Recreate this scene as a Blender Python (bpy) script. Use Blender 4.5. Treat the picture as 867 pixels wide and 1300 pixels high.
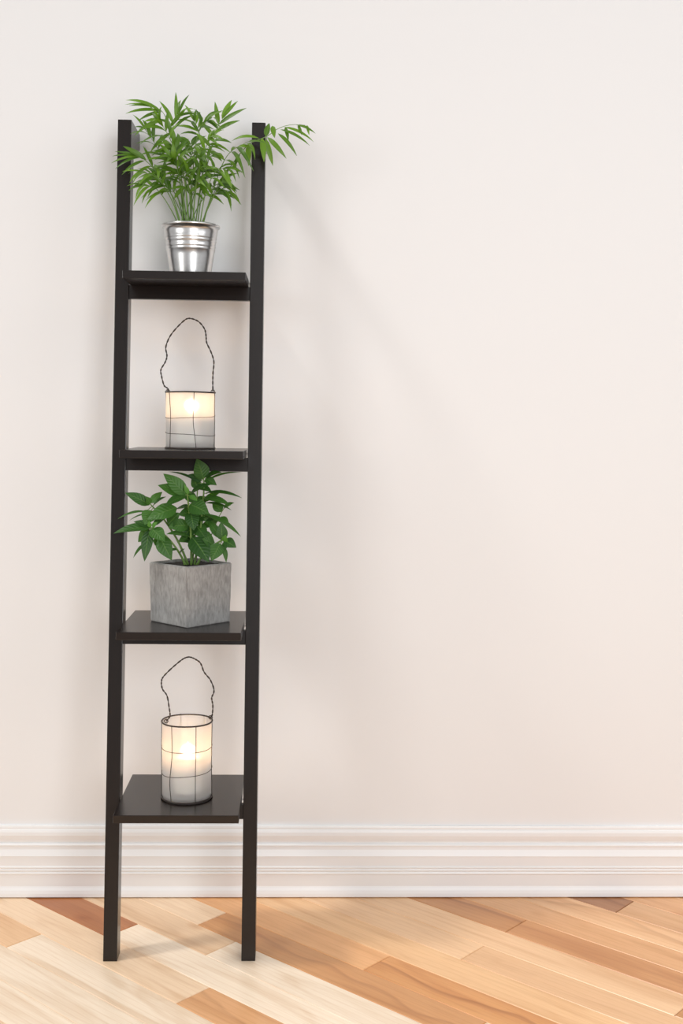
import bpy, bmesh, math, random
from mathutils import Vector, Matrix, noise

for o in list(bpy.data.objects):
    bpy.data.objects.remove(o, do_unlink=True)
scene = bpy.context.scene
C = scene.collection

# ------------------------------------------------------------------ camera
# world: wall face is the plane y = 0, the room lies on the -y side, floor z = 0
CAM_LOC = Vector((0.0, -2.9714, 1.2448))
PITCH, YAW, ROLL, FPX = 0.0772, 0.0353, 0.0136, 1468.8
fwd0 = Vector((math.sin(YAW), math.cos(YAW), 0))
right0 = Vector((math.cos(YAW), -math.sin(YAW), 0))
fwd = fwd0 * math.cos(PITCH) - Vector((0, 0, 1)) * math.sin(PITCH)
up0 = Vector((0, 0, 1)) * math.cos(PITCH) + fwd0 * math.sin(PITCH)
right = right0 * math.cos(ROLL) + up0 * math.sin(ROLL)
up = up0 * math.cos(ROLL) - right0 * math.sin(ROLL)
cd = bpy.data.cameras.new('camera')
cd.sensor_fit = 'HORIZONTAL'
cd.sensor_width = 36.0
cd.lens = 36.0 * FPX / 867.0
cam = bpy.data.objects.new('camera', cd)
M = Matrix((right, up, -fwd)).transposed().to_4x4()
M.translation = CAM_LOC
cam.matrix_world = M
C.objects.link(cam)
scene.camera = cam

# ------------------------------------------------------------------ light
world = bpy.data.worlds.new('room_ambient')
scene.world = world
world.use_nodes = True
bg = world.node_tree.nodes['Background']
bg.inputs['Color'].default_value = (1.0, 0.99, 0.985, 1)
bg.inputs['Strength'].default_value = 0.44

def area(name, loc, target, sx, sy, power, color):
    l = bpy.data.lights.new(name, 'AREA')
    l.shape = 'RECTANGLE'; l.size = sx; l.size_y = sy
    l.energy = power; l.color = color
    o = bpy.data.objects.new(name, l)
    o.location = loc
    o.rotation_euler = (Vector(target) - Vector(loc)).to_track_quat('-Z', 'Y').to_euler()
    C.objects.link(o)
    return o
# soft daylight slanting in from the left, a broad window in front of it and added fill lights to the right and front
sd = bpy.data.lights.new('daylight', 'SUN')
sd.energy = 1.15; sd.angle = math.radians(6.5); sd.color = (1.0, .965, .92)
so_ = bpy.data.objects.new('daylight', sd)
so_.rotation_euler = Vector((.70, .18, -1.0)).to_track_quat('-Z', 'Y').to_euler()
C.objects.link(so_)
area('window_light_left', (-2.6, -2.6, 1.9), (-0.2, -0.2, 1.0), 1.0, 1.4, 26, (1.0, 0.985, 0.965))
area('fill_light_right', (3.2, -2.6, 2.7), (0.7, 0, 1.4), 2.0, 1.5, 20, (0.985, 0.99, 1.0))  # unseen fill, added to brighten the right side of the wall
area('fill_light_high', (1.0, -4.3, 3.4), (0.0, 0, 1.0), 2.0, 1.0, 20, (0.975, 0.985, 1.0))  # unseen fill above the camera, added to lift the wall near the ladder
area('fill_light_front', (1.05, -4.0, 1.6), (0.0, 0, 1.0), 1.2, 1.6, 47, (0.975, 0.985, 1.0))  # unseen fill from behind the camera, added to lighten shade around the ladder

vs = scene.view_settings
vs.view_transform = 'Standard'
try: vs.look = 'None'
except Exception: pass
vs.exposure = -0.05
vs.gamma = 1.0
vs.use_curve_mapping = False

# ------------------------------------------------------------------ helpers
def lin(c):
    return tuple((v / 255 / 12.92 if v / 255 <= .04045 else ((v / 255 + .055) / 1.055) ** 2.4) for v in c) + (1.0,)

def obj(name, bm, mat, parent=None, smooth=False):
    me = bpy.data.meshes.new(name)
    if isinstance(bm, tuple):
        me.from_pydata(bm[0], [], bm[1])
    else:
        bm.normal_update(); bm.to_mesh(me); bm.free()
    if mat: me.materials.append(mat)
    if smooth:
        for p in me.polygons: p.use_smooth = True
    o = bpy.data.objects.new(name, me)
    C.objects.link(o)
    if parent: o.parent = parent
    return o

def thing(name, label, cat, loc):
    o = bpy.data.objects.new(name, None)
    o.empty_display_size = .05
    C.objects.link(o)
    o.location = loc
    o['label'] = label; o['category'] = cat
    return o

def bevel_all(bm, off, seg=2):
    bmesh.ops.bevel(bm, geom=list(bm.edges), offset=off, segments=seg, profile=.6, affect='EDGES', clamp_overlap=True)

def box_bm(x0, x1, y0, y1, z0, z1, bev=0):
    bm = bmesh.new()
    bmesh.ops.create_cube(bm, size=1)
    for v in bm.verts:
        v.co = Vector(((x0 + x1) / 2 + v.co.x * (x1 - x0), (y0 + y1) / 2 + v.co.y * (y1 - y0), (z0 + z1) / 2 + v.co.z * (z1 - z0)))
    if bev: bevel_all(bm, bev)
    return bm

def prism_bm(profile, x0, x1, bev=0):
    """profile of (y, z) points extruded along x"""
    bm = bmesh.new()
    a = [bm.verts.new((x0, y, z)) for y, z in profile]
    b = [bm.verts.new((x1, y, z)) for y, z in profile]
    n = len(profile)
    bm.faces.new(a); bm.faces.new(b[::-1])
    for i in range(n):
        bm.faces.new((a[i], b[i], b[(i + 1) % n], a[(i + 1) % n]))
    bmesh.ops.recalc_face_normals(bm, faces=bm.faces)
    if bev: bevel_all(bm, bev)
    return bm

def lathe(profile, n=48, closed=False):
    """profile of (r, z)"""
    vs_, fs = [], []
    m = len(profile)
    for r, z in profile:
        for i in range(n):
            t = 2 * math.pi * i / n
            vs_.append((r * math.cos(t), r * math.sin(t), z))
    for j in range(m if closed else m - 1):
        for i in range(n):
            j2 = (j + 1) % m
            fs.append((j * n + i, j * n + (i + 1) % n, j2 * n + (i + 1) % n, j2 * n + i))
    return vs_, fs

def catmull(P, n):
    P = [Vector(p) for p in P]
    Q = [P[0] * 2 - P[1]] + P + [P[-1] * 2 - P[-2]]
    out = []
    segs = len(P) - 1
    for i in range(n + 1):
        t = i / n * segs
        k = min(int(t), segs - 1); t -= k
        a, b, c, d = Q[k:k + 4]
        out.append(.5 * ((2 * b) + (c - a) * t + (2 * a - 5 * b + 4 * c - d) * t * t + (3 * b - a - 3 * c + d) * t ** 3))
    return out

def tube(path, rad, n=6, closed=False, data=None):
    """swept round tube, appended to (verts, faces); rad a number or a function of 0..1"""
    vs_, fs = data if data else ([], [])
    base = len(vs_)
    m = len(path)
    N = None
    for i, p in enumerate(path):
        a = path[(i - 1) % m] if closed or i > 0 else path[i]
        b = path[(i + 1) % m] if closed or i < m - 1 else path[i]
        T = (b - a).normalized()
        if N is None:
            N = T.orthogonal().normalized()
        N = (N - T * N.dot(T)).normalized()
        B = T.cross(N)
        r = rad(i / max(1, m - 1)) if callable(rad) else rad
        for k in range(n):
            t = 2 * math.pi * k / n
            vs_.append(tuple(p + N * (r * math.cos(t)) + B * (r * math.sin(t))))
    for i in range(m if closed else m - 1):
        for k in range(n):
            i2 = (i + 1) % m
            fs.append((base + i * n + k, base + i * n + (k + 1) % n, base + i2 * n + (k + 1) % n, base + i2 * n + k))
    if not closed:
        fs.append(tuple(base + k for k in range(n))[::-1])
        fs.append(tuple(base + (m - 1) * n + k for k in range(n)))
    return vs_, fs

# ------------------------------------------------------------------ materials
def new_mat(name):
    m = bpy.data.materials.new(name); m.use_nodes = True
    nt = m.node_tree
    return m, nt, nt.nodes['Principled BSDF']

def N_(nt, kind, **kw):
    n = nt.nodes.new(kind)
    for k, v in kw.items():
        if k in n.inputs.keys(): n.inputs[k].default_value = v
        else: setattr(n, k, v)
    return n

def ramp(nt, stops):
    r = nt.nodes.new('ShaderNodeValToRGB')
    e = r.color_ramp.elements
    e[0].position, e[0].color = stops[0]
    e[1].position, e[1].color = stops[-1]
    for p, c in stops[1:-1]:
        x = e.new(p); x.color = c
    return r

def mix(nt, fac, a, b, mode='MIX'):
    m = nt.nodes.new('ShaderNodeMix'); m.data_type = 'RGBA'; m.blend_type = mode
    for sock, v in ((m.inputs[0], fac), (m.inputs[6], a), (m.inputs[7], b)):
        if hasattr(v, 'is_output'): nt.links.new(v, sock)
        else: sock.default_value = v
    return m.outputs[2]

def paint_mat(name, col, rough, bump):
    m, nt, b = new_mat(name)
    tc = N_(nt, 'ShaderNodeTexCoord')
    no = N_(nt, 'ShaderNodeTexNoise', Scale=260.0, Detail=3.0)
    nt.links.new(tc.outputs['Object'], no.inputs['Vector'])
    bp = N_(nt, 'ShaderNodeBump', Strength=bump, Distance=.0006)
    nt.links.new(no.outputs['Fac'], bp.inputs['Height'])
    nt.links.new(bp.outputs['Normal'], b.inputs['Normal'])
    b.inputs['Base Color'].default_value = col
    b.inputs['Roughness'].default_value = rough
    return m
M_wall = paint_mat('wall_paint', (.845, .842, .845, 1), .75, .12)
M_trim = paint_mat('trim_paint', (.86, .86, .865, 1), .35, .03)

def wood_floor():
    m, nt, b = new_mat('floor_plank_wood')
    L = nt.links
    tc = N_(nt, 'ShaderNodeTexCoord'); oi = N_(nt, 'ShaderNodeObjectInfo')
    off = N_(nt, 'ShaderNodeVectorMath', operation='SCALE')
    comb = N_(nt, 'ShaderNodeCombineXYZ')
    for k in range(3): L.new(oi.outputs['Random'], comb.inputs[k])
    L.new(comb.outputs[0], off.inputs[0]); off.inputs['Scale'].default_value = 37.0
    add = N_(nt, 'ShaderNodeVectorMath', operation='ADD')
    L.new(tc.outputs['Object'], add.inputs[0]); L.new(off.outputs[0], add.inputs[1])
    def noise_at(sx, sy, scale, detail, dist=0.0):
        mp = N_(nt, 'ShaderNodeMapping'); mp.inputs['Scale'].default_value = (sx, sy, 1)
        L.new(add.outputs[0], mp.inputs['Vector'])
        n = N_(nt, 'ShaderNodeTexNoise', Scale=scale, Detail=detail, Distortion=dist)
        L.new(mp.outputs[0], n.inputs['Vector'])
        return n.outputs['Fac']
    fine = noise_at(5, 90, 3, 6, .3)       # long pores
    broad = noise_at(2.2, 17, 1, 3, 1.0)   # broad streaks
    # cathedral rings: wavy distance field
    mp = N_(nt, 'ShaderNodeMapping'); mp.inputs['Scale'].default_value = (1.6, 12, 1)
    L.new(add.outputs[0], mp.inputs['Vector'])
    wv = N_(nt, 'ShaderNodeTexWave', Scale=1.6, Distortion=7.0, Detail=2.0)
    wv.bands_direction = 'Y'; wv.inputs['Detail Scale'].default_value = .8
    L.new(mp.outputs[0], wv.inputs['Vector'])
    c0 = oi.outputs['Color']
    r1 = ramp(nt, [(.30, (.78, .66, .54, 1)), (.52, (1, 1, 1, 1)), (.75, (1.05, 1.05, 1.05, 1))])
    L.new(broad, r1.inputs[0])
    c1 = mix(nt, .70, c0, r1.outputs[0], 'MULTIPLY')
    r2 = ramp(nt, [(.35, (.88, .82, .74, 1)), (.6, (1, 1, 1, 1))])
    L.new(fine, r2.inputs[0])
    c2 = mix(nt, .35, c1, r2.outputs[0], 'MULTIPLY')
    r3 = ramp(nt, [(.0, (.84, .75, .65, 1)), (.22, (1, 1, 1, 1)), (1, (1, 1, 1, 1))])
    L.new(wv.outputs['Fac'], r3.inputs[0])
    c3 = mix(nt, .28, c2, r3.outputs[0], 'MULTIPLY')
    # occasional small knots
    mk = N_(nt, 'ShaderNodeMapping'); mk.inputs['Scale'].default_value = (5, 9, 1)
    L.new(add.outputs[0], mk.inputs['Vector'])
    vo = N_(nt, 'ShaderNodeTexVoronoi', Scale=.55); vo.inputs['Randomness'].default_value = 1
    L.new(mk.outputs[0], vo.inputs['Vector'])
    rk = ramp(nt, [(.0, (.45, .27, .16, 1)), (.045, (.82, .68, .55, 1)), (.10, (1, 1, 1, 1))])
    L.new(vo.outputs['Distance'], rk.inputs[0])
    c4 = mix(nt, .6, c3, rk.outputs[0], 'MULTIPLY')
    # heartwood streak that wanders along the board, where the board has one
    sy = N_(nt, 'ShaderNodeSeparateXYZ'); L.new(tc.outputs['Object'], sy.inputs[0])
    wnd = noise_at(2.6, 3, 1, 2, .4)
    m1 = N_(nt, 'ShaderNodeMath', operation='MULTIPLY_ADD'); L.new(wnd, m1.inputs[0]); m1.inputs[1].default_value = .17; m1.inputs[2].default_value = -.10
    m2 = N_(nt, 'ShaderNodeMath', operation='ADD'); L.new(sy.outputs[1], m2.inputs[0]); L.new(m1.outputs[0], m2.inputs[1])
    m3 = N_(nt, 'ShaderNodeMath', operation='MULTIPLY_ADD'); L.new(m2.outputs[0], m3.inputs[0]); m3.inputs[1].default_value = 10; m3.inputs[2].default_value = .5
    rs = ramp(nt, [(.0, (1, 1, 1, 1)), (.30, (.90, .84, .76, 1)), (.44, (.60, .47, .36, 1)), (.50, (1, .97, .94, 1)), (1, (1, 1, 1, 1))]); L.new(m3.outputs[0], rs.inputs[0])
    inv = N_(nt, 'ShaderNodeMath', operation='SUBTRACT'); inv.inputs[0].default_value = 1; L.new(oi.outputs['Alpha'], inv.inputs[1])
    c5 = mix(nt, inv.outputs[0], c4, rs.outputs[0], 'MULTIPLY')
    L.new(c5, b.inputs['Base Color'])
    b.inputs['Roughness'].default_value = .33
    b.inputs['Coat Weight'].default_value = .15
    b.inputs['Coat Roughness'].default_value = .2
    bp = N_(nt, 'ShaderNodeBump', Strength=.06, Distance=.0005)
    L.new(fine, bp.inputs['Height']); L.new(bp.outputs['Normal'], b.inputs['Normal'])
    return m
M_plank = wood_floor()
M_sub, nt, b = new_mat('subfloor_dark')
b.inputs['Base Color'].default_value = (.16, .085, .04, 1); b.inputs['Roughness'].default_value = .8

def black_wood():
    m, nt, b = new_mat('black_brown_stained_wood')
    L = nt.links
    tc = N_(nt, 'ShaderNodeTexCoord')
    mp = N_(nt, 'ShaderNodeMapping'); mp.inputs['Scale'].default_value = (1, 1, 1)
    L.new(tc.outputs['Generated'], mp.inputs['Vector'])
    n = N_(nt, 'ShaderNodeTexNoise', Scale=18.0, Detail=5.0, Distortion=.6)
    L.new(mp.outputs[0], n.inputs['Vector'])
    r = ramp(nt, [(.3, (.0060, .0034, .0027, 1)), (.7, (.0130, .0078, .0060, 1))])
    L.new(n.outputs['Fac'], r.inputs[0]); L.new(r.outputs[0], b.inputs['Base Color'])
    b.inputs['Roughness'].default_value = .26
    b.inputs['Specular IOR Level'].default_value = .5
    bp = N_(nt, 'ShaderNodeBump', Strength=.05, Distance=.0005)
    L.new(n.outputs['Fac'], bp.inputs['Height']); L.new(bp.outputs['Normal'], b.inputs['Normal'])
    return m
M_black = black_wood()

M_metal, nt, b = new_mat('galvanised_steel')
tc = N_(nt, 'ShaderNodeTexCoord'); n = N_(nt, 'ShaderNodeTexNoise', Scale=60.0, Detail=3.0)
nt.links.new(tc.outputs['Object'], n.inputs['Vector'])
r = ramp(nt, [(.3, (.70, .70, .69, 1)), (.7, (.82, .82, .815, 1))])
nt.links.new(n.outputs['Fac'], r.inputs[0]); nt.links.new(r.outputs[0], b.inputs['Base Color'])
b.inputs['Metallic'].default_value = 1; b.inputs['Roughness'].default_value = .30

M_screw, nt, b = new_mat('bright_steel')
b.inputs['Base Color'].default_value = (.32, .31, .30, 1); b.inputs['Metallic'].default_value = 1; b.inputs['Roughness'].default_value = .3

M_wire, nt, b = new_mat('dark_annealed_wire')
b.inputs['Base Color'].default_value = (.045, .035, .030, 1); b.inputs['Metallic'].default_value = .5; b.inputs['Roughness'].default_value = .45

M_soil, nt, b = new_mat('potting_soil')
tc = N_(nt, 'ShaderNodeTexCoord'); n = N_(nt, 'ShaderNodeTexNoise', Scale=180.0, Detail=4.0)
nt.links.new(tc.outputs['Object'], n.inputs['Vector'])
r = ramp(nt, [(.35, (.006, .005, .004, 1)), (.75, (.03, .022, .016, 1))])
nt.links.new(n.outputs['Fac'], r.inputs[0]); nt.links.new(r.outputs[0], b.inputs['Base Color'])
b.inputs['Roughness'].default_value = .95

def concrete():
    m, nt, b = new_mat('grey_concrete')
    L = nt.links
    tc = N_(nt, 'ShaderNodeTexCoord')
    mp = N_(nt, 'ShaderNodeMapping'); mp.inputs['Scale'].default_value = (1, 1, .30)
    L.new(tc.outputs['Object'], mp.inputs['Vector'])
    n1 = N_(nt, 'ShaderNodeTexNoise', Scale=190.0, Detail=6.0, Distortion=.4); L.new(mp.outputs[0], n1.inputs['Vector'])
    n2 = N_(nt, 'ShaderNodeTexNoise', Scale=28.0, Detail=5.0); L.new(tc.outputs['Object'], n2.inputs['Vector'])
    r1 = ramp(nt, [(.3, (.25, .245, .235, 1)), (.55, (.335, .33, .32, 1)), (.75, (.40, .395, .385, 1))])
    L.new(n1.outputs['Fac'], r1.inputs[0])
    r2 = ramp(nt, [(.3, (.84, .84, .84, 1)), (.65, (1.08, 1.08, 1.08, 1))]); L.new(n2.outputs['Fac'], r2.inputs[0])
    L.new(mix(nt, .9, r1.outputs[0], r2.outputs[0], 'MULTIPLY'), b.inputs['Base Color'])
    b.inputs['Roughness'].default_value = .82
    bp = N_(nt, 'ShaderNodeBump', Strength=.35, Distance=.0012)
    L.new(n1.outputs['Fac'], bp.inputs['Height']); L.new(bp.outputs['Normal'], b.inputs['Normal'])
    return m
M_conc = concrete()

def leaf_mat(name, dark, light, rib, rough, veins):
    m, nt, b = new_mat(name)
    L = nt.links
    uv = N_(nt, 'ShaderNodeUVMap'); sep = N_(nt, 'ShaderNodeSeparateXYZ'); L.new(uv.outputs[0], sep.inputs[0])
    oi = N_(nt, 'ShaderNodeObjectInfo')
    rc = ramp(nt, [(0, dark), (1, light)]); L.new(oi.outputs['Random'], rc.inputs[0])
    a = N_(nt, 'ShaderNodeMath', operation='ABSOLUTE'); L.new(sep.outputs[0], a.inputs[0])   # |u|, 0 at the midrib
    rr = ramp(nt, [(.0, (1, 1, 1, 1)), (.09, (0, 0, 0, 1))]); L.new(a.outputs[0], rr.inputs[0])
    col = mix(nt, rr.outputs[0], rc.outputs[0], rib)
    if veins:
        # side veins as fine chevrons v - 0.35|u|
        mu = N_(nt, 'ShaderNodeMath', operation='MULTIPLY'); L.new(a.outputs[0], mu.inputs[0]); mu.inputs[1].default_value = -.22
        ad = N_(nt, 'ShaderNodeMath', operation='ADD'); L.new(mu.outputs[0], ad.inputs[0]); L.new(sep.outputs[1], ad.inputs[1])
        sc = N_(nt, 'ShaderNodeMath', operation='MULTIPLY'); L.new(ad.outputs[0], sc.inputs[0]); sc.inputs[1].default_value = 48
        si = N_(nt, 'ShaderNodeMath', operation='SINE'); L.new(sc.outputs[0], si.inputs[0])
        bp = N_(nt, 'ShaderNodeBump', Strength=.35, Distance=.001); L.new(si.outputs[0], bp.inputs['Height'])
        L.new(bp.outputs['Normal'], b.inputs['Normal'])
    L.new(col, b.inputs['Base Color'])
    b.inputs['Roughness'].default_value = rough
    tr = N_(nt, 'ShaderNodeBsdfTranslucent')
    L.new(mix(nt, 1.0, col, (1.5, 1.7, .5, 1), 'MULTIPLY'), tr.inputs['Color'])
    ms = N_(nt, 'ShaderNodeMixShader'); ms.inputs[0].default_value = .25
    L.new(b.outputs[0], ms.inputs[1]); L.new(tr.outputs[0], ms.inputs[2])
    L.new(ms.outputs[0], nt.nodes['Material Output'].inputs['Surface'])
    return m
M_palm = leaf_mat('palm_leaflet_green', (.058, .140, .010, 1), (.160, .305, .022, 1), (.16, .32, .035, 1), .42, False)
M_herb = leaf_mat('herb_leaf_green', (.030, .100, .018, 1), (.070, .195, .032, 1), (.12, .25, .06, 1), .45, True)
M_bud = leaf_mat('herb_young_leaf_green', (.09, .26, .04, 1), (.13, .33, .05, 1), (.14, .32, .07, 1), .45, True)
M_stem, nt, b = new_mat('stem_green')
b.inputs['Base Color'].default_value = (.15, .27, .055, 1); b.inputs['Roughness'].default_value = .5

def frosted():
    m, nt, b = new_mat('frosted_glass')
    nt.nodes.remove(b)
    L = nt.links
    tl = N_(nt, 'ShaderNodeBsdfTranslucent'); tl.inputs['Color'].default_value = (.94, .92, .90, 1)
    df = N_(nt, 'ShaderNodeBsdfDiffuse'); df.inputs['Color'].default_value = (.88, .865, .85, 1)
    tp = N_(nt, 'ShaderNodeBsdfTransparent'); tp.inputs['Color'].default_value = (.97, .97, .97, 1)
    rf = N_(nt, 'ShaderNodeBsdfRefraction', Roughness=.62, IOR=1.25)
    gl = N_(nt, 'ShaderNodeBsdfGlossy', Roughness=.35)
    def mx(f, a, c):
        n = N_(nt, 'ShaderNodeMixShader'); n.inputs[0].default_value = f
        L.new(a.outputs[0], n.inputs[1]); L.new(c.outputs[0], n.inputs[2]); return n
    s = mx(.46, tl, df)
    s = mx(.42, s, rf)
    s = mx(.29, s, tp)
    s = mx(.04, s, gl)
    L.new(s.outputs[0], nt.nodes['Material Output'].inputs['Surface'])
    return m
M_frost = frosted()
M_wax, nt, b = new_mat('white_candle_wax')
b.inputs['Base Color'].default_value = (.82, .80, .75, 1); b.inputs['Roughness'].default_value = .5
b.inputs['Subsurface Weight'].default_value = .2; b.inputs['Subsurface Radius'].default_value = (.02, .012, .006)
M_wick, nt, b = new_mat('burnt_wick')
b.inputs['Base Color'].default_value = (.01, .008, .006, 1)
M_flame, nt, b = new_mat('candle_flame')
b.inputs['Base Color'].default_value = (0, 0, 0, 1)
b.inputs['Emission Color'].default_value = (1, .66, .27, 1); b.inputs['Emission Strength'].default_value = 60

# ------------------------------------------------------------------ the setting
w = obj('wall_back', box_bm(-3.2, 3.6, 0, .12, -.03, 2.75), M_wall); w['kind'] = 'structure'

bb = [(0, .0025), (0, .188), (-.007, .188), (-.0085, .184), (-.0085, .179), (-.0105, .1775), (-.0125, .172), (-.013, .163), (-.011, .154),
      (-.008, .147), (-.0075, .1425), (-.0125, .1405), (-.014, .1380), (-.0135, .1345), (-.0115, .1335), (-.0125, .126), (-.0155, .118), (-.0185, .1105), (-.0185, .1095), (-.0165, .108),
      (-.0165, .0835), (-.0185, .082), (-.0190, .080), (-.0185, .078), (-.0168, .0765), (-.0185, .075), (-.0192, .0725), (-.0185, .070), (-.0168, .0685), (-.0185, .067),
      (-.0195, .0645), (-.0190, .0615), (-.0172, .0595), (-.0172, .030), (-.0185, .026), (-.0215, .020), (-.0235, .012), (-.0240, .004), (-.0235, .0025)]
t = obj('baseboard_back', prism_bm(bb, -3.2, 3.6), M_trim); t['kind'] = 'structure'

floor = obj('floor', box_bm(-3.2, 3.6, -4.2, 0, -.045, -.0145), M_sub); floor['kind'] = 'structure'

TH = math.radians(43.2)
DU = Vector((math.cos(TH), -math.sin(TH), 0))      # along a plank (towards the room and to the right)
DC = Vector((-math.sin(TH), -math.cos(TH), 0))     # across planks
PW = .0972
cream, ltan, tan_, orange, brown, dark = (250, 231, 207), (239, 205, 168), (224, 176, 130), (226, 172, 122), (207, 150, 96), (184, 119, 72)
peach, rose = (246, 216, 182), (233, 186, 145)
rows = {   # row index: list of (start u, colour); row k lies between c_k - PW and c_k, c_k = .786 - PW k
    -3: [(-9, tan_), (-.35, cream), (.55, ltan)], -2: [(-9, orange), (-.12, ltan), (.9, tan_)], -1: [(-9, ltan), (-.20, cream), (1.0, ltan)],
    0: [(-9, ltan), (-.55, cream), (.30, peach), (1.2, tan_)],
    1: [(-9, (236, 194, 150)), (-.290, cream), (.62, ltan)],
    2: [(-9, peach), (.205, orange, .6), (1.1, cream)],
    3: [(-9, dark), (-.164, cream), (.90, tan_)],
    4: [(-9, ltan), (.083, cream), (.98, ltan)],
    5: [(-9, peach), (-.053, (214, 156, 102), .5), (.739, ltan)],
    6: [(-9, (236, 179, 124)), (.402, (222, 160, 100), .15), (1.25, cream)],
    7: [(-9, (242, 196, 146)), (1.3, peach)],
    8: [(-9, (242, 200, 156)), (.535, (236, 190, 144)), (1.4, tan_)],
    9: [(-9, (242, 200, 156)), (1.019, brown)],
    10: [(-9, (204, 146, 94), .25), (.531, (212, 152, 98)), (1.6, cream)],
    11: [(-9, (225, 172, 122)), (1.3, ltan)],
    12: [(-9, (238, 192, 146), .55), (1.45, tan_)],
    13: [(-9, (170, 118, 78), .3), (.676, tan_), (1.5, peach)],
    14: [(-9, (228, 176, 128)), (.98, ltan)],
    15: [(-9, tan_), (.93, ltan)],
}
rng = random.Random(4)
palette = [cream, cream, ltan, ltan, tan_, peach, orange, rose]
XMIN, XMAX, YMIN, YMAX = -1.9, 2.3, -3.6, -.004
def clip(poly, nx, ny, d):      # keep nx*x + ny*y <= d
    out = []
    for i in range(len(poly)):
        a, b_ = poly[i], poly[(i + 1) % len(poly)]
        fa, fb = nx * a[0] + ny * a[1] - d, nx * b_[0] + ny * b_[1] - d
        if fa <= 0: out.append(a)
        if fa * fb < 0:
            s = fa / (fa - fb)
            out.append((a[0] + (b_[0] - a[0]) * s, a[1] + (b_[1] - a[1]) * s))
    return out
for k in range(-26, 34):
    c_hi = .786 - PW * k
    c_lo = c_hi - PW
    if k in rows:
        js = [tuple(e) for e in rows[k]]
        u = js[-1][0]
    else:
        js = []; u = -3.2 - rng.random()
    while u < 4.5:
        u = max(u, -3.5) + rng.uniform(.75, 1.35)
        js.append((u, rng.choice(palette)))
    for i, e in enumerate(js):
        u0, col = e[0], e[1]
        streak = e[2] if len(e) > 2 else 1.0     # 1 = plain board, 0 = full dark heartwood streak
        u1 = js[i + 1][0] if i + 1 < len(js) else u0 + 1
        g = .00035
        mid = (DU * ((max(u0, -3) + u1) / 2) + DC * ((c_lo + c_hi) / 2))
        pts = []
        for uu, cc in ((max(u0, -4) + 2 * g, c_lo + g), (u1 - 2 * g, c_lo + g), (u1 - 2 * g, c_hi - g), (max(u0, -4) + 2 * g, c_hi - g)):
            q = DU * uu + DC * cc
            pts.append((q.x, q.y))
        for cl in ((1, 0, XMAX), (-1, 0, -XMIN), (0, 1, YMAX), (0, -1, -YMIN)):
            if pts: pts = clip(pts, *cl)
        if len(pts) < 3: continue
        area2 = abs(sum(pts[j][0] * pts[(j + 1) % len(pts)][1] - pts[(j + 1) % len(pts)][0] * pts[j][1] for j in range(len(pts))))
        if area2 < .0015: continue
        bm = bmesh.new()
        loc = []
        for x, y in pts:
            d = Vector((x, y, 0)) - mid
            loc.append((d.dot(DU), d.dot(-DC)))      # local x along plank, y = -DC keeps the frame right-handed
        sgn = sum(loc[j][0] * loc[(j + 1) % len(loc)][1] - loc[(j + 1) % len(loc)][0] * loc[j][1] for j in range(len(loc)))
        if sgn < 0: loc.reverse()
        vtop = [bm.verts.new((x, y, 0)) for x, y in loc]
        vbot = [bm.verts.new((x, y, -.014)) for x, y in loc]
        ft = bm.faces.new(vtop)
        bm.faces.new(vbot[::-1])
        nn = len(loc)
        for j in range(nn):
            bm.faces.new((vtop[j], vbot[j], vbot[(j + 1) % nn], vtop[(j + 1) % nn]))
        bmesh.ops.bevel(bm, geom=list(ft.edges), offset=.0015, segments=1, affect='EDGES', clamp_overlap=True)
        o = obj('plank', bm, M_plank, floor)
        o.location = mid
        o.rotation_euler = (0, 0, -TH)
        jit = rng.uniform(.97, 1.03)
        cl = lin(col)
        o.color = (cl[0] * jit, cl[1] * jit, cl[2] * jit, streak)

# ------------------------------------------------------------------ ladder shelf
X0, W = -.2689, .35
WP, YF, YT, ZT, PD = .0323, .3787, .1446, 1.9551, .045
LEAN = (YT - YF) / ZT
root = thing('ladder_shelf', 'tall narrow black-brown wooden ladder shelf leaning on the pale wall', 'shelf', (X0, -.25, 0))
def pf(z): return YF + LEAN * z          # distance of the posts' front face from the wall at height z
zk = 1.888
prof = [(-(YF), 0), (-(YT), ZT), (-.0015, ZT), (-.0015, ZT - .040), (-(pf(zk) - PD), zk), (-(YF - PD), 0)]
prof = [(y + .25, z) for y, z in prof]
for x0 in (-W / 2, W / 2 - WP):
    obj('post', prism_bm(prof, x0, x0 + WP, .0012), M_black, root)
HS, DEP, TK = .1388, .30, .018
SHELF = [(1.5803, .3153), (1.1770, .3644), (.7737, .4135), (.3725, .4595)]
for z, yf in SHELF:
    s = obj('shelf_board', box_bm(-HS, HS, .25 - yf, .25 - yf + DEP, z - TK, z, .0010), M_black, root)
    hi, lo = z - TK - .0003, z - .0510
    pr = [(.25 - (pf(lo) - .003), lo), (.25 - (pf(hi) - .003), hi), (.25 - (pf(hi) - .021), hi), (.25 - (pf(lo) - .021), lo)]
    obj('cross_rail', prism_bm(pr, -W / 2 + WP + .0001, W / 2 - WP - .0001, .0008), M_black, root)
    for sx in (-1, 1):       # steel pins that hold the board between the posts
        yy = .25 - (pf(z) - .014)
        path = [Vector((sx * (HS - .0005), yy, z - TK / 2)), Vector((sx * (W / 2 - WP + .0005), yy, z - TK / 2))]
        obj('pin', tube(path, .0017, 8), M_screw, s)

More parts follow.
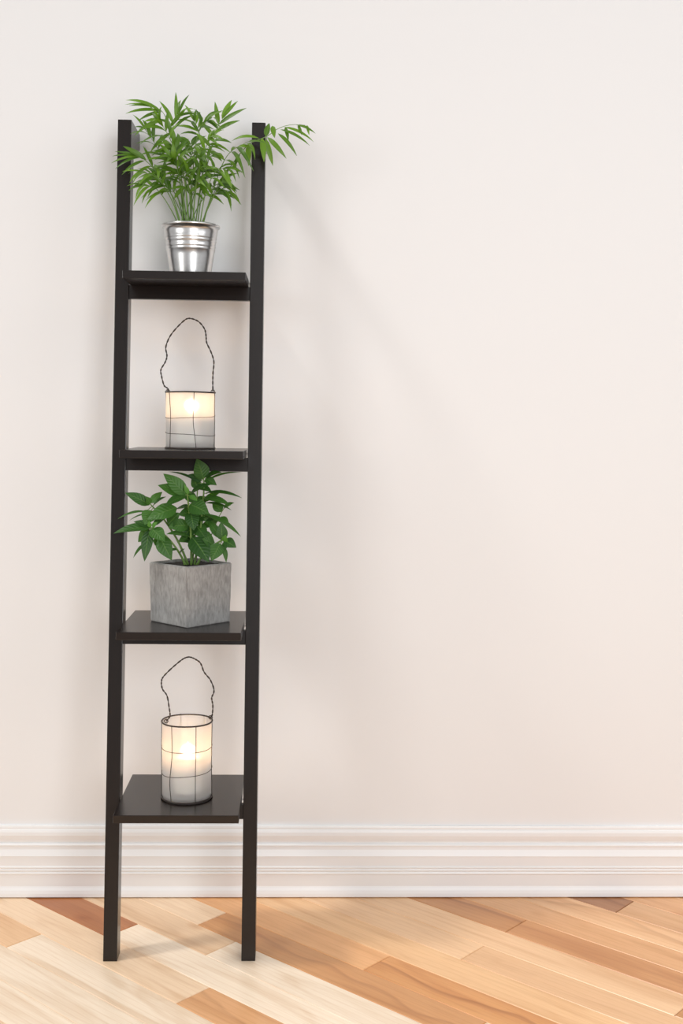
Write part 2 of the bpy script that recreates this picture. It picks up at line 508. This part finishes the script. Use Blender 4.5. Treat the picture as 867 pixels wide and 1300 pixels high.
# ------------------------------------------------------------------ plants
def leaf_mesh(base, tip, nrm, width, droop=0.0, fold=.18, nseg=6, shape='lance'):
    """one leaf blade of two strips folded at its midrib, base -> tip, bending towards -z by droop"""
    base, tip = Vector(base), Vector(tip)
    ax = tip - base
    Ln = ax.length
    T = ax.normalized()
    side = T.cross(Vector(nrm)).normalized()
    up_ = side.cross(T).normalized()
    vs_, fs, uvs = [], [], []
    for i in range(nseg + 1):
        t = i / nseg
        if shape == 'lance': wdt = math.sin(math.pi * min(1, t * .93 + .07)) ** .8 * (1.12 - .35 * t)
        elif shape == 'ovate': wdt = (math.sin(math.pi * (t ** .72)) ** .9)
        else: wdt = math.sin(math.pi * t) ** .75
        if i == nseg: wdt = .03
        if i == 0: wdt = .08
        p = base + ax * t + up_ * (Ln * droop * 4 * t * (1 - t))
        h = width * .5 * wdt
        for sgn in (-1, 0, 1):
            q = p + side * (h * sgn) + up_ * (fold * h * abs(sgn))
            vs_.append(tuple(q)); uvs.append((sgn, t))
    for i in range(nseg):
        for s_ in (0, 1):
            a = i * 3 + s_
            fs.append((a, a + 1, a + 4, a + 3))
    return vs_, fs, uvs

def leaf_obj(name, parent, mat, *a, **k):
    v, f, uvs = leaf_mesh(*a, **k)
    o = obj(name, (v, f), mat, parent, smooth=True)
    me = o.data
    l = me.uv_layers.new(name='UVMap')
    for lp in me.loops: l.data[lp.index].uv = uvs[lp.vertex_index]
    return o

# --- potted palm on the top board
PZ = SHELF[0][0]
palm = thing('potted_palm', 'feathery green palm in a shiny ribbed steel bucket on the top shelf', 'potted plant', (-.270, -.150, PZ + .0003))
HB = .1265
def br(z): return .0470 + (.0655 - .0470) * z / HB
pp = [(.001, .002), (.044, .002), (.0462, .0), (.0470, .0015)]
for z in (.02, .04, .055): pp.append((br(z), z))
for z in (.0705, .0775, .0905, .0975):
    pp += [(br(z - .0022), z - .0022), (br(z) + .0014, z), (br(z + .0022), z + .0022)]
pp += [(br(.112), .112), (br(.122), .122), (br(.1225) + .0016, .1218), (br(.125) + .0038, .1232), (br(.126) + .0046, .1256), (br(.127) + .0036, .1280), (br(.1275) + .0010, .129), (br(.126) - .0006, .1265),
       (br(.11) - .001, .11), (br(.05) - .001, .05), (br(.004) - .001, .004), (.001, .004)]
obj('bucket', lathe(pp, 72), M_metal, palm, smooth=True)
sv, sf = lathe([(.001, .1165), (.02, .1175), (.045, .116), (br(.112) - .0016, .114)], 40)
obj('soil', (sv, sf), M_soil, palm, smooth=True)

U = .00188          # metres per drawing unit of the fronds (about 2 mm)
prng = random.Random(11)
nleaf = [0]
def frond(ctrl, t0, npair, length, droop, wid=4.6, spread=.85, hang=0.0, terminal=True, rad=.0016, facing=None):
    pts = [Vector((x * U, y * U, HB - .010 + z * U)) for x, y, z in ctrl]
    path = catmull(pts, 22)
    st = obj('frond', tube(path, lambda t: rad * (1 - .72 * t), 5), M_stem, palm, smooth=True)
    def at(t):
        x = t * 22; k = min(int(x), 21)
        return path[k].lerp(path[k + 1], x - k), (path[k + 1] - path[k]).normalized()
    for i in range(npair):
        t = t0 + (1 - t0) * (i + .25) / (npair - .35 if npair > 1 else 1)
        t = min(t, .985)
        p, T = at(t)
        n0 = Vector(facing) if facing else Vector((prng.uniform(-.35, .35), -.75 + prng.uniform(-.3, .3), .7))
        S = T.cross(n0).normalized()
        s_rel = (i + .5) / npair
        for sg in (-1, 1):
            if prng.random() < .06: continue
            q, T2 = at(min(.99, max(0, t + prng.uniform(-.018, .018))))
            ang = spread * (1.15 - .55 * s_rel) * prng.uniform(.85, 1.15)
            d = T2 * math.cos(ang) + S * (sg * math.sin(ang)) + Vector((0, 0, -hang)) + Vector((0, prng.uniform(-.12, .12), prng.uniform(-.1, .06)))
            d.normalize()
            ln = length * U * (.72 + .42 * math.sin(math.pi * min(1, s_rel * .9 + .12))) * prng.uniform(.85, 1.12)
            nn = (n0 - d * n0.dot(d)).normalized() + Vector((prng.uniform(-.3, .3), 0, prng.uniform(-.25, .25)))
            tip = q + d * ln + Vector((0, 0, -ln * droop * prng.uniform(.7, 1.3)))
            leaf_obj('leaflet', st, M_palm, q, tip, nn, wid * 1.12 * U * prng.uniform(.85, 1.1), droop=.10 + droop * .25, fold=.25, nseg=5)
            nleaf[0] += 1
    if terminal:
        p, T = path[-1], (path[-1] - path[-2]).normalized()
        tip = p + (T + Vector((0, 0, -hang * .6))).normalized() * (length * U * .85) + Vector((0, 0, -droop * .5 * length * U))
        leaf_obj('leaflet', st, M_palm, p, tip, Vector((0, -.7, .7)), wid * U, droop=.08, fold=.25, nseg=5)
        nleaf[0] += 1

def shaped_frond(ctrl, leaves, rad=.0016):
    """a frond whose leaflets are set one by one: base x, z, tip x, z, width, base depth, tip depth, arch"""
    pts = [Vector((x * U, y * U, HB - .010 + z * U)) for x, y, z in ctrl]
    st = obj('frond', tube(catmull(pts, 22), lambda t: rad * (1 - .7 * t), 5), M_stem, palm, smooth=True)
    for bx, bz, tx, tz, wd, d0, d1, arch in leaves:
        nr = Vector((prng.uniform(-.2, .2), -1, .45 + prng.uniform(-.2, .3)))
        leaf_obj('leaflet', st, M_palm, (bx * U, d0 * U, HB - .010 + bz * U), (tx * U, d1 * U, HB - .010 + tz * U), nr, wd * U, droop=arch, fold=.25, nseg=7)
        nleaf[0] += 1
# signature fronds (x right, y to the wall, z up, in drawing units from the rim centre)
shaped_frond([(-8, 2, 0), (-14, 0, 60), (-22, -6, 112), (-32, -10, 140), (-40, -12, 148)],
    [(-36, 144, -80, 156, 5.5, -12, -16, .14), (-37, 146, -82, 152, 3.5, -12, -10, .12), (-40, 148, -75, 148, 4.5, -12, -20, .10), (-37, 145, -80, 139, 5.5, -11, -18, .10),
     (-36, 144, -64, 130, 5.5, -11, -20, .08), (-29, 135, -69, 112, 6.5, -9, -18, .14), (-30, 136, -22, 114, 6.0, -9, -20, .06), (-26, 126, -4, 150, 5.5, -8, -12, .05), (-27, 128, -20, 104, 6, -8, -18, .06), (-24, 120, -50, 92, 6, -7, -16, .10)])
shaped_frond([(-10, -4, 0), (-24, -10, 44), (-44, -16, 72), (-62, -20, 88), (-68, -21, 92)],
    [(-54, 83, -82, 98, 7.0, -19, -24, .10), (-60, 87, -92, 91, 3.5, -20, -26, .06), (-63, 88, -95, 85, 3.5, -20, -26, .08), (-62, 87, -96, 76, 4.0, -20, -28, .10), (-60, 86, -91, 69, 4.5, -20, -28, .12),
     (-56, 82, -83, 62, 5.0, -19, -28, .12), (-48, 76, -70, 58, 5.0, -17, -26, .12), (-42, 70, -62, 44, 5.0, -16, -26, .12), (-46, 75, -58, 100, 5.0, -17, -18, .06), (-36, 62, -52, 36, 4.5, -14, -22, .10), (-34, 60, -30, 84, 5.5, -14, -20, .05)])
shaped_frond([(7, 2, 0), (16, 0, 60), (26, -2, 104), (33, -3, 126), (36, -3, 134)],
    [(35, 132, 30, 160, 6.2, -3, -4, .03), (39, 139, 51, 163, 7.0, -3, -2, .07), (40, 141, 59, 161, 5.0, -3, -6, .04), (35, 132, 70, 152, 6.8, -3, -8, .05), (32, 124, 62, 136, 6.5, -3, -10, .07),
     (29, 116, 10, 136, 6.0, -2, -8, .05), (28, 112, 52, 108, 5.5, -2, -10, .14), (25, 104, 8, 118, 6, -2, -14, .06), (24, 100, 40, 84, 6.5, -2, -14, .08)])
shaped_frond([(10, 0, 0), (26, -6, 36), (48, -12, 74), (66, -15, 98), (78, -17, 108), (96, -18, 115), (110, -18, 125), (126, -18, 130), (144, -18, 130)],
    [(74, 107, 74, 77, 8.0, -17, -24, .05), (90, 113, 93, 82, 8.0, -18, -26, .05), (95, 112, 104, 80, 7.0, -18, -14, .06), (97, 114, 121, 87, 6.5, -18, -24, .13), (110, 119, 134, 91, 5.5, -18, -22, .13),
     (113, 124, 150, 104, 4.5, -18, -22, .12), (118, 127, 155, 110, 4.5, -18, -16, .12), (133, 130, 157, 119, 4.0, -18, -22, .12), (95, 115, 99, 132, 8.0, -18, -16, .05), (103, 128, 106, 112, 7.0, -19, -24, .08),
     (119, 127, 123, 109, 5.0, -18, -24, .05), (135, 130, 140, 116, 4.0, -18, -24, .05), (146, 130, 149, 117, 3.5, -18, -22, .05), (86, 113, 52, 110, 5.0, -17, -12, .16), (62, 94, 56, 74, 5, -14, -22, .06)])
frond([(12, 2, 0), (32, -8, 60), (48, -18, 92), (72, -26, 106)], .55, 4, 30, .62, 4.8, .9, hang=.35)
frond([(-4, 0, 0), (-14, -4, 80), (-22, -8, 124), (-14, -12, 142)], .62, 4, 34, .15, 5.0, .8)
frond([(0, -2, 0), (4, -8, 84), (12, -14, 124), (24, -20, 134)], .60, 5, 30, .30, 4.8, .9)
frond([(4, 6, 0), (14, 10, 78), (10, 12, 122), (2, 12, 140)], .62, 5, 30, .22, 4.8, .9)
frond([(-6, 6, 0), (-22, -2, 60), (-40, -12, 98), (-54, -20, 118)], .55, 5, 32, .22, 4.8, .85)
frond([(-2, -4, 0), (-8, -20, 70), (-24, -34, 108), (-34, -44, 124)], .52, 5, 32, .25, 5.0, .9)
frond([(2, -5, 0), (10, -22, 66), (22, -38, 96), (30, -46, 106)], .50, 6, 28, .35, 4.8, .9)
frond([(-12, -2, 0), (-25, -14, 26), (-40, -26, 46), (-55, -34, 50)], .52, 4, 26, .40, 3.8, .8, hang=.25)
frond([(-11, -6, 0), (-22, -16, 34), (-40, -24, 60), (-60, -30, 66)], .50, 5, 26, .35, 4.0, .85, hang=.15)
frond([(12, -3, 0), (24, -8, 34), (38, -12, 50), (48, -14, 46)], .52, 4, 24, .38, 3.8, .8, hang=.2)
frond([(11, -6, 0), (20, -18, 44), (34, -26, 70), (48, -30, 72)], .50, 5, 25, .38, 4.0, .85, hang=.15)
# the dense middle
for i in range(15):
    a = -1 + 2 * (i + .5) / 15 + prng.uniform(-.12, .12)
    hgt = prng.uniform(62, 122) * (1 - .30 * abs(a))
    bx, by = prng.uniform(-13, 13), prng.uniform(-9, 9)
    tx, ty = a * prng.uniform(34, 50), prng.uniform(-40, 12)
    frond([(bx, by, 0), (bx + (tx - bx) * .30, by + (ty - by) * .3, hgt * .5), (bx + (tx - bx) * .7, by + (ty - by) * .7, hgt * .88), (tx, ty, hgt)],
          .46, prng.choice((4, 5, 5, 6)), prng.uniform(27, 36), prng.uniform(.15, .4), prng.uniform(4.8, 6.0), .9, hang=.08, terminal=False)

# --- herb in a concrete cube on the third board
HZ = SHELF[2][0]
herb = thing('potted_herb', 'bushy broad-leaved green herb in a square grey concrete planter', 'potted plant', (-.2570, -.2650, HZ + .0003))
S_ = .1370
bm = bmesh.new()
bmesh.ops.create_cube(bm, size=1)
hh = .1395
for v in bm.verts:
    f = .970 if v.co.z < 0 else 1.0
    v.co = Vector((v.co.x * S_ * f, v.co.y * S_ * f, (v.co.z + .5) * hh))
top = max(bm.faces, key=lambda f: f.calc_center_median().z)
r_ = bmesh.ops.inset_region(bm, faces=[top], thickness=.0075, use_even_offset=True)
ex = bmesh.ops.extrude_discrete_faces(bm, faces=[top])
for v in ex['faces'][0].verts: v.co.z -= .016
bmesh.ops.bevel(bm, geom=[e for e in bm.edges if e.calc_length() > .12], offset=.0022, segments=2, affect='EDGES', clamp_overlap=True)
bmesh.ops.subdivide_edges(bm, edges=[e for e in bm.edges if e.calc_length() > .05], cuts=9, use_grid_fill=True)
for v in bm.verts:
    n_ = noise.noise_vector(v.co * 34) * .0009 + noise.noise_vector(v.co * 90) * .0005
    if v.co.z < .0015: n_.z = 0
    v.co += n_
    v.co.z = max(v.co.z, 0)
pl = obj('planter', bm, M_conc, herb)
pl.rotation_euler = (0, 0, math.radians(45 - 3.5 + 4))
bm = bmesh.new()
bmesh.ops.create_grid(bm, x_segments=14, y_segments=14, size=(S_ - .0165) / 2)
for v in bm.verts: v.co.z = hh - .0055 + noise.noise(v.co * 70) * .003
so = obj('soil', bm, M_soil, herb, smooth=True)
so.rotation_euler = pl.rotation_euler

V = .001845        # metres per drawing unit; origin of the drawing at the planter's top front corner height
def hp(x, y, d=0):   # drawing x (right), y (down) and depth d towards the room, in units
    return Vector(((x - 242) * V, -d * V, .1405 + (715 - y) * V))
hr = random.Random(5)
def stem(ctrl, leaves, rad=.0031):
    path = catmull([hp(*c) for c in ctrl], 14)
    st = obj('stem', tube(path, lambda t: rad * (1 - .55 * t), 6), M_stem, herb, smooth=True)
    for (bx, by, tx, ty, wd, d0, d1, kind) in leaves:
        # kind: 'n' faces the room, 'u' faces up, 's' seen from the edge, 'y' young bright leaf
        nr = {'n': (hr.uniform(-.25, .25), -1, .55), 'u': (hr.uniform(-.2, .2), -.55, 1), 's': (hr.uniform(-.2, .2), -.28, 1), 'y': (0, -1, .6)}[kind]
        b0, t1 = hp(bx, by, d0), hp(tx, ty, d1)
        lf = leaf_obj('leaf', st, M_bud if kind == 'y' else M_herb, b0, t1, nr, wd * 1.14 * V, droop=.07, fold=.16 if kind != 's' else .3, nseg=8, shape='ovate')
        # short stalk that joins the blade to its stem
        k = min(range(len(path)), key=lambda i: (path[i] - b0).length)
        if (path[k] - b0).length > .003:
            obj('leaf_stalk', tube([path[k], path[k].lerp(b0, .5) + Vector((0, 0, .001)), b0 + (t1 - b0) * .05], .0008, 5), M_stem, st, smooth=True)
    return st
# leaves: base x, base y, tip x, tip y, width, base depth, tip depth, kind
stem([(243, 722, 2), (243, 690, 4), (241, 655, 6), (239, 632, 10), (239, 624, 11)],
     [(237, 629, 209, 603, 17, 10, 12, 'n'), (236, 630, 201, 618, 15, 8, 2, 'n'), (237, 630, 212, 644, 14, 12, 26, 'u'), (243, 627, 270, 615, 13, 11, 18, 'u'),
      (240, 628, 235, 616, 5, 12, 15, 'y'), (242, 630, 252, 636, 6, 13, 20, 'y'), (242, 641, 267, 652, 20, 10, 24, 'n'), (239, 645, 221, 650, 12, 4, -8, 'u'),
      (243, 652, 248, 673, 16, 8, 20, 'n'), (240, 668, 215, 670, 16, 6, 12, 'n'), (245, 683, 267, 712, 24, 8, 26, 'n'), (240, 682, 214, 678, 12, 4, 20, 'u'), (243, 690, 232, 684, 9, 0, -12, 'n')])
stem([(246, 722, 0), (252, 690, -6), (256, 650, -8), (258, 618, -8), (257, 609, -8)],
     [(257, 610, 249, 584, 19, -8, -4, 'n'), (259, 608, 281, 601, 12, -8, 0, 'u'), (260, 609, 275, 617, 10, -6, 6, 'n'), (262, 612, 305, 602, 7, -12, -26, 's'),
      (255, 612, 237, 605, 10, -9, -6, 'n'), (252, 616, 213, 601, 8, -8, -4, 's'), (260, 628, 307, 633, 10, -8, 4, 's'), (258, 634, 293, 642, 13, -4, 12, 'u'),
      (258, 641, 294, 648, 8, -8, 10, 's'), (258, 640, 280, 626, 11, -12, -24, 'u'), (257, 655, 306, 681, 12, -6, 12, 's'), (256, 668, 240, 662, 11, -12, -24, 'n'),
      (255, 672, 276, 664, 9, -10, -22, 'n'), (253, 680, 273, 690, 14, -6, 6, 'n')])
stem([(238, 722, 2), (226, 700, 4), (212, 682, 8), (200, 674, 14), (194, 671, 16)],
     [(194, 671, 148, 678, 17, 16, 20, 'u'), (194, 670, 171, 664, 12, 15, 6, 'u'), (195, 672, 213, 686, 17, 18, 32, 'n'), (192, 673, 187, 712, 13, 14, 24, 'n'), (193, 674, 176, 690, 14, 12, 2, 'n'),
      (190, 690, 172, 709, 8, 10, 16, 's'), (205, 682, 221, 710, 18, 14, 26, 'n'), (197, 668, 212, 658, 11, 14, 10, 'u'), (193, 670, 192, 662, 5, 17, 20, 'y'), (196, 670, 203, 663, 6, 18, 24, 'y'),
      (199, 684, 201, 695, 6, 10, 14, 's')])
stem([(240, 722, -2), (226, 690, -4), (208, 662, -4), (196, 648, -2), (191, 642, 0)],
     [(190, 643, 160, 628, 13, 0, 4, 'n'), (191, 642, 187, 632, 8, 2, 8, 'n'), (192, 641, 205, 627, 10, 0, -8, 'n'), (194, 645, 212, 632, 9, 0, 8, 'u'), (193, 650, 186, 667, 17, 4, 16, 'n'),
      (186, 652, 151, 661, 8, -2, 8, 's'), (188, 655, 164, 664, 5, -4, -2, 's'), (206, 660, 189, 656, 12, 6, 18, 'u'), (225, 646, 190, 660, 19, 6, 20, 'n'), (214, 668, 230, 652, 17, 4, 12, 'n'), (205, 655, 216, 643, 10, -6, -16, 'u')])
stem([(248, 722, 2), (262, 700, 4), (276, 690, 8), (284, 685, 12), (286, 682, 12)],
     [(283, 686, 281, 663, 13, 12, 12, 'n'), (281, 684, 263, 662, 10, 8, -6, 'n'), (285, 686, 301, 694, 13, 13, 22, 'n'), (281, 690, 270, 711, 17, 14, 22, 'n'), (286, 688, 288, 678, 8, 14, 22, 'y'),
      (284, 694, 288, 714, 6, 10, 12, 's'), (272, 692, 258, 684, 14, 8, 18, 'n'), (286, 690, 285, 700, 7, 14, 20, 'n')])
stem([(243, 722, -4), (246, 690, -12), (247, 655, -14), (249, 628, -14), (249, 620, -14)],
     [(249, 622, 243, 606, 12, -14, -10, 'n'), (250, 621, 268, 626, 12, -12, -2, 'u'), (247, 640, 228, 626, 13, -14, -22, 'n'), (248, 642, 262, 634, 12, -14, -20, 'n'), (247, 652, 226, 656, 14, -12, -4, 'n'),
      (248, 655, 270, 662, 15, -12, -4, 'n'), (247, 668, 233, 684, 16, -10, 2, 'n'), (248, 670, 262, 686, 16, -10, 2, 'n'), (246, 682, 226, 690, 13, -10, -4, 'n')], .0024)
stem([(250, 722, -2), (264, 690, -10), (276, 660, -14), (284, 646, -14)],
     [(283, 647, 296, 640, 9, -14, -12, 'u'), (280, 652, 268, 640, 12, -14, -20, 'n'), (276, 660, 290, 666, 11, -12, -4, 'u'), (272, 668, 258, 660, 12, -10, -2, 'n')], .0018)
stem([(236, 722, 6), (230, 704, 10), (226, 697, 12)], [(226, 698, 216, 700, 6, 12, 16, 'u'), (229, 704, 236, 697, 6, 10, 14, 'u')], .0016)

# ------------------------------------------------------------------ lanterns
def ring(r, z, tilt=(0, 0), wob=0, n=48, seed=0):
    return [Vector((r * math.cos(2 * math.pi * i / n), r * math.sin(2 * math.pi * i / n),
                    z + tilt[0] * math.cos(2 * math.pi * i / n) + tilt[1] * math.sin(2 * math.pi * i / n) + wob * math.sin(3 * 2 * math.pi * i / n + seed))) for i in range(n)]

def lantern(label, loc, R, Hh, rings, uprights, hcurve, clabel, candle_h, candle_r):
    t = thing('lantern', label, 'lantern', loc)
    # glass cup: outer skin, a rounded foot and a thick clear floor
    prof = [(.0008, .001), (R - .006, .001), (R - .0015, .003), (R, .008)] + [(R, Hh * k / 8) for k in range(1, 9)]
    obj('glass', lathe(prof, 64), M_frost, t, smooth=True)
    obj('glass_floor', lathe([(.0005, .0125), (R - .0012, .0125), (R - .0008, .0115), (R - .0012, .0105), (.0005, .0105)], 64), M_frost, t, smooth=False)
    rw = R + .0011
    obj('rim_wire', tube(ring(rw, Hh, wob=.0003), .0018, 6, True), M_wire, t, smooth=True)
    obj('base_wire', tube(ring(rw, .0028), .0022, 6, True), M_wire, t, smooth=True)
    for z, tilt, wob in rings:
        obj('band_wire', tube(ring(rw - .0002, z, tilt, wob), .0007, 5, True), M_wire, t, smooth=True)
    for angs in uprights:
        m = len(angs)
        path = []
        for a, zz in angs:
            a = math.radians(a)
            path.append(Vector((rw * math.cos(a), rw * math.sin(a), zz)))
        sm = catmull(path, 14)
        sm = [Vector((p.x, p.y, 0)).normalized() * rw + Vector((0, 0, p.z)) for p in sm]
        u = obj('upright_wire', tube(sm, .0008, 5), M_wire, t, smooth=True)
        for p in (sm[0], sm[-1]):      # the twists that tie it to both hoops
            kv, kf = lathe([(.0004, -.0020), (.0016, -.0014), (.0019, 0), (.0016, .0014), (.0004, .0020)], 8)
            kv = [(x + p.x, y + p.y, z + p.z) for x, y, z in kv]
            obj('knot', (kv, kf), M_wire, u, smooth=True)
    path = catmull(hcurve, 150)
    # two strands twisted around the handle's line
    data = ([], [])
    for ph in (0, math.pi):
        strand = []
        for i, p in enumerate(path):
            T = (path[min(i + 1, len(path) - 1)] - path[max(i - 1, 0)]).normalized()
            n1 = Vector((0, 1, 0)); n2 = T.cross(n1).normalized()
            a = i * .80 + ph
            strand.append(p + (n1 * math.cos(a) + n2 * math.sin(a)) * .0010)
        data = tube(strand, .0010, 5, False, data)
    h = obj('handle', data, M_wire, t, smooth=True)
    for p in (path[0], path[-1]):      # small eye where the handle hooks on
        obj('hook', tube([Vector((p.x + .0042 * math.cos(q), p.y, p.z + .0005 + .0042 * math.sin(q))) for q in [2 * math.pi * k / 14 for k in range(14)]], .0011, 5, True), M_wire, h, smooth=True)
    # the candle standing inside
    c = thing('candle', clabel, 'candle', (loc[0] + .002, loc[1], loc[2] + .0127))
    zb = .007
    obj('wax', lathe([(.0005, 0), (candle_r - .004, .0), (candle_r - .001, .003), (candle_r, zb), (candle_r, candle_h - .004), (candle_r - .0012, candle_h - .001), (candle_r - .004, candle_h), (candle_r * .5, candle_h - .003), (.0005, candle_h - .004)], 40), M_wax, c, smooth=True)
    obj('wick', tube([Vector((0, 0, candle_h - .005)), Vector((.0004, 0, candle_h + .003)), Vector((.0014, 0, candle_h + .008))], .0008, 5), M_wick, c)
    fz = candle_h + .004
    obj('flame', lathe([(.0003, fz), (.0030, fz + .003), (.0046, fz + .008), (.0042, fz + .013), (.0026, fz + .020), (.0012, fz + .026), (.0002, fz + .030)], 16), M_flame, c, smooth=True)
    l = bpy.data.lights.new('candle_light', 'POINT'); l.energy = .46; l.color = (1.0, .58, .31); l.shadow_soft_size = .008
    lo = bpy.data.objects.new('candle_light', l); C.objects.link(lo); lo.parent = c; lo.location = (0, 0, fz + .014)
    return t

k2 = .00187 / 6.84
H2 = [(150, 690), (148, 664), (116, 638), (96, 560), (92, 505), (128, 440), (141, 385), (130, 310), (165, 220), (230, 140), (300, 76), (345, 66), (410, 90), (460, 150), (475, 210), (482, 270), (520, 350), (543, 430), (535, 520), (533, 600), (536, 688)]
RU, HU = .0570, .1335
hc = [Vector(((x - 343) * k2, .004 * math.sin(i * 1.1), HU + (695 - y) * k2)) for i, (x, y) in enumerate(H2)]
lantern('squat frosted glass wire lantern with a lit candle on the second shelf', (-.2625, -.225, SHELF[1][0]), RU, HU,
        [(HU * .575, (.0022, .0035), .0007), (HU * .275, (-.0030, .0020), .0010)],
        [[(222, .003), (223, .04), (224, .08), (219, HU)], [(289, .003), (286, .03), (282, .07), (284, HU)], [(352, .003), (353, .06), (351, .1), (354, HU)],
         [(45, .003), (47, .07), (44, HU)], [(105, .003), (102, .07), (106, HU)], [(172, .003), (171, .07), (174, HU)]],
        hc, 'white pillar candle burning inside the squat lantern', .0715, .034)

k4 = .00180 / 6.19
H4 = [(150, 585), (178, 545), (172, 480), (156, 378), (121, 320), (113, 260), (130, 220), (200, 150), (270, 90), (310, 66), (340, 62), (380, 80), (420, 115), (450, 190), (500, 250), (530, 330), (512, 390), (520, 450), (516, 530), (502, 556)]
RL, HL = .0570, .1800
hc = [Vector(((x - 320) * k4, .004 * math.sin(i * 1.1) + .012, HL + (568 - y) * k4)) for i, (x, y) in enumerate(H4)]
lantern('tall frosted glass wire lantern with a lit candle on the lowest shelf', (-.2575, -.330, SHELF[3][0]), RL, HL,
        [(HL * .675, (.0005, .0030), .0009), (HL * .365, (.0045, .0030), .0012)],
        [[(238, .003), (234, .05), (240, .11), (239, HL)], [(295, .003), (295, .08), (296, .12), (296, HL)], [(356, .003), (352, .09), (357, HL)],
         [(52, .003), (50, .09), (53, HL)], [(112, .003), (112, .09), (110, HL)], [(184, .003), (186, .09), (183, HL)]],
        hc, 'white pillar candle burning inside the tall lantern', .0835, .032)
print('palm leaflets', nleaf[0])
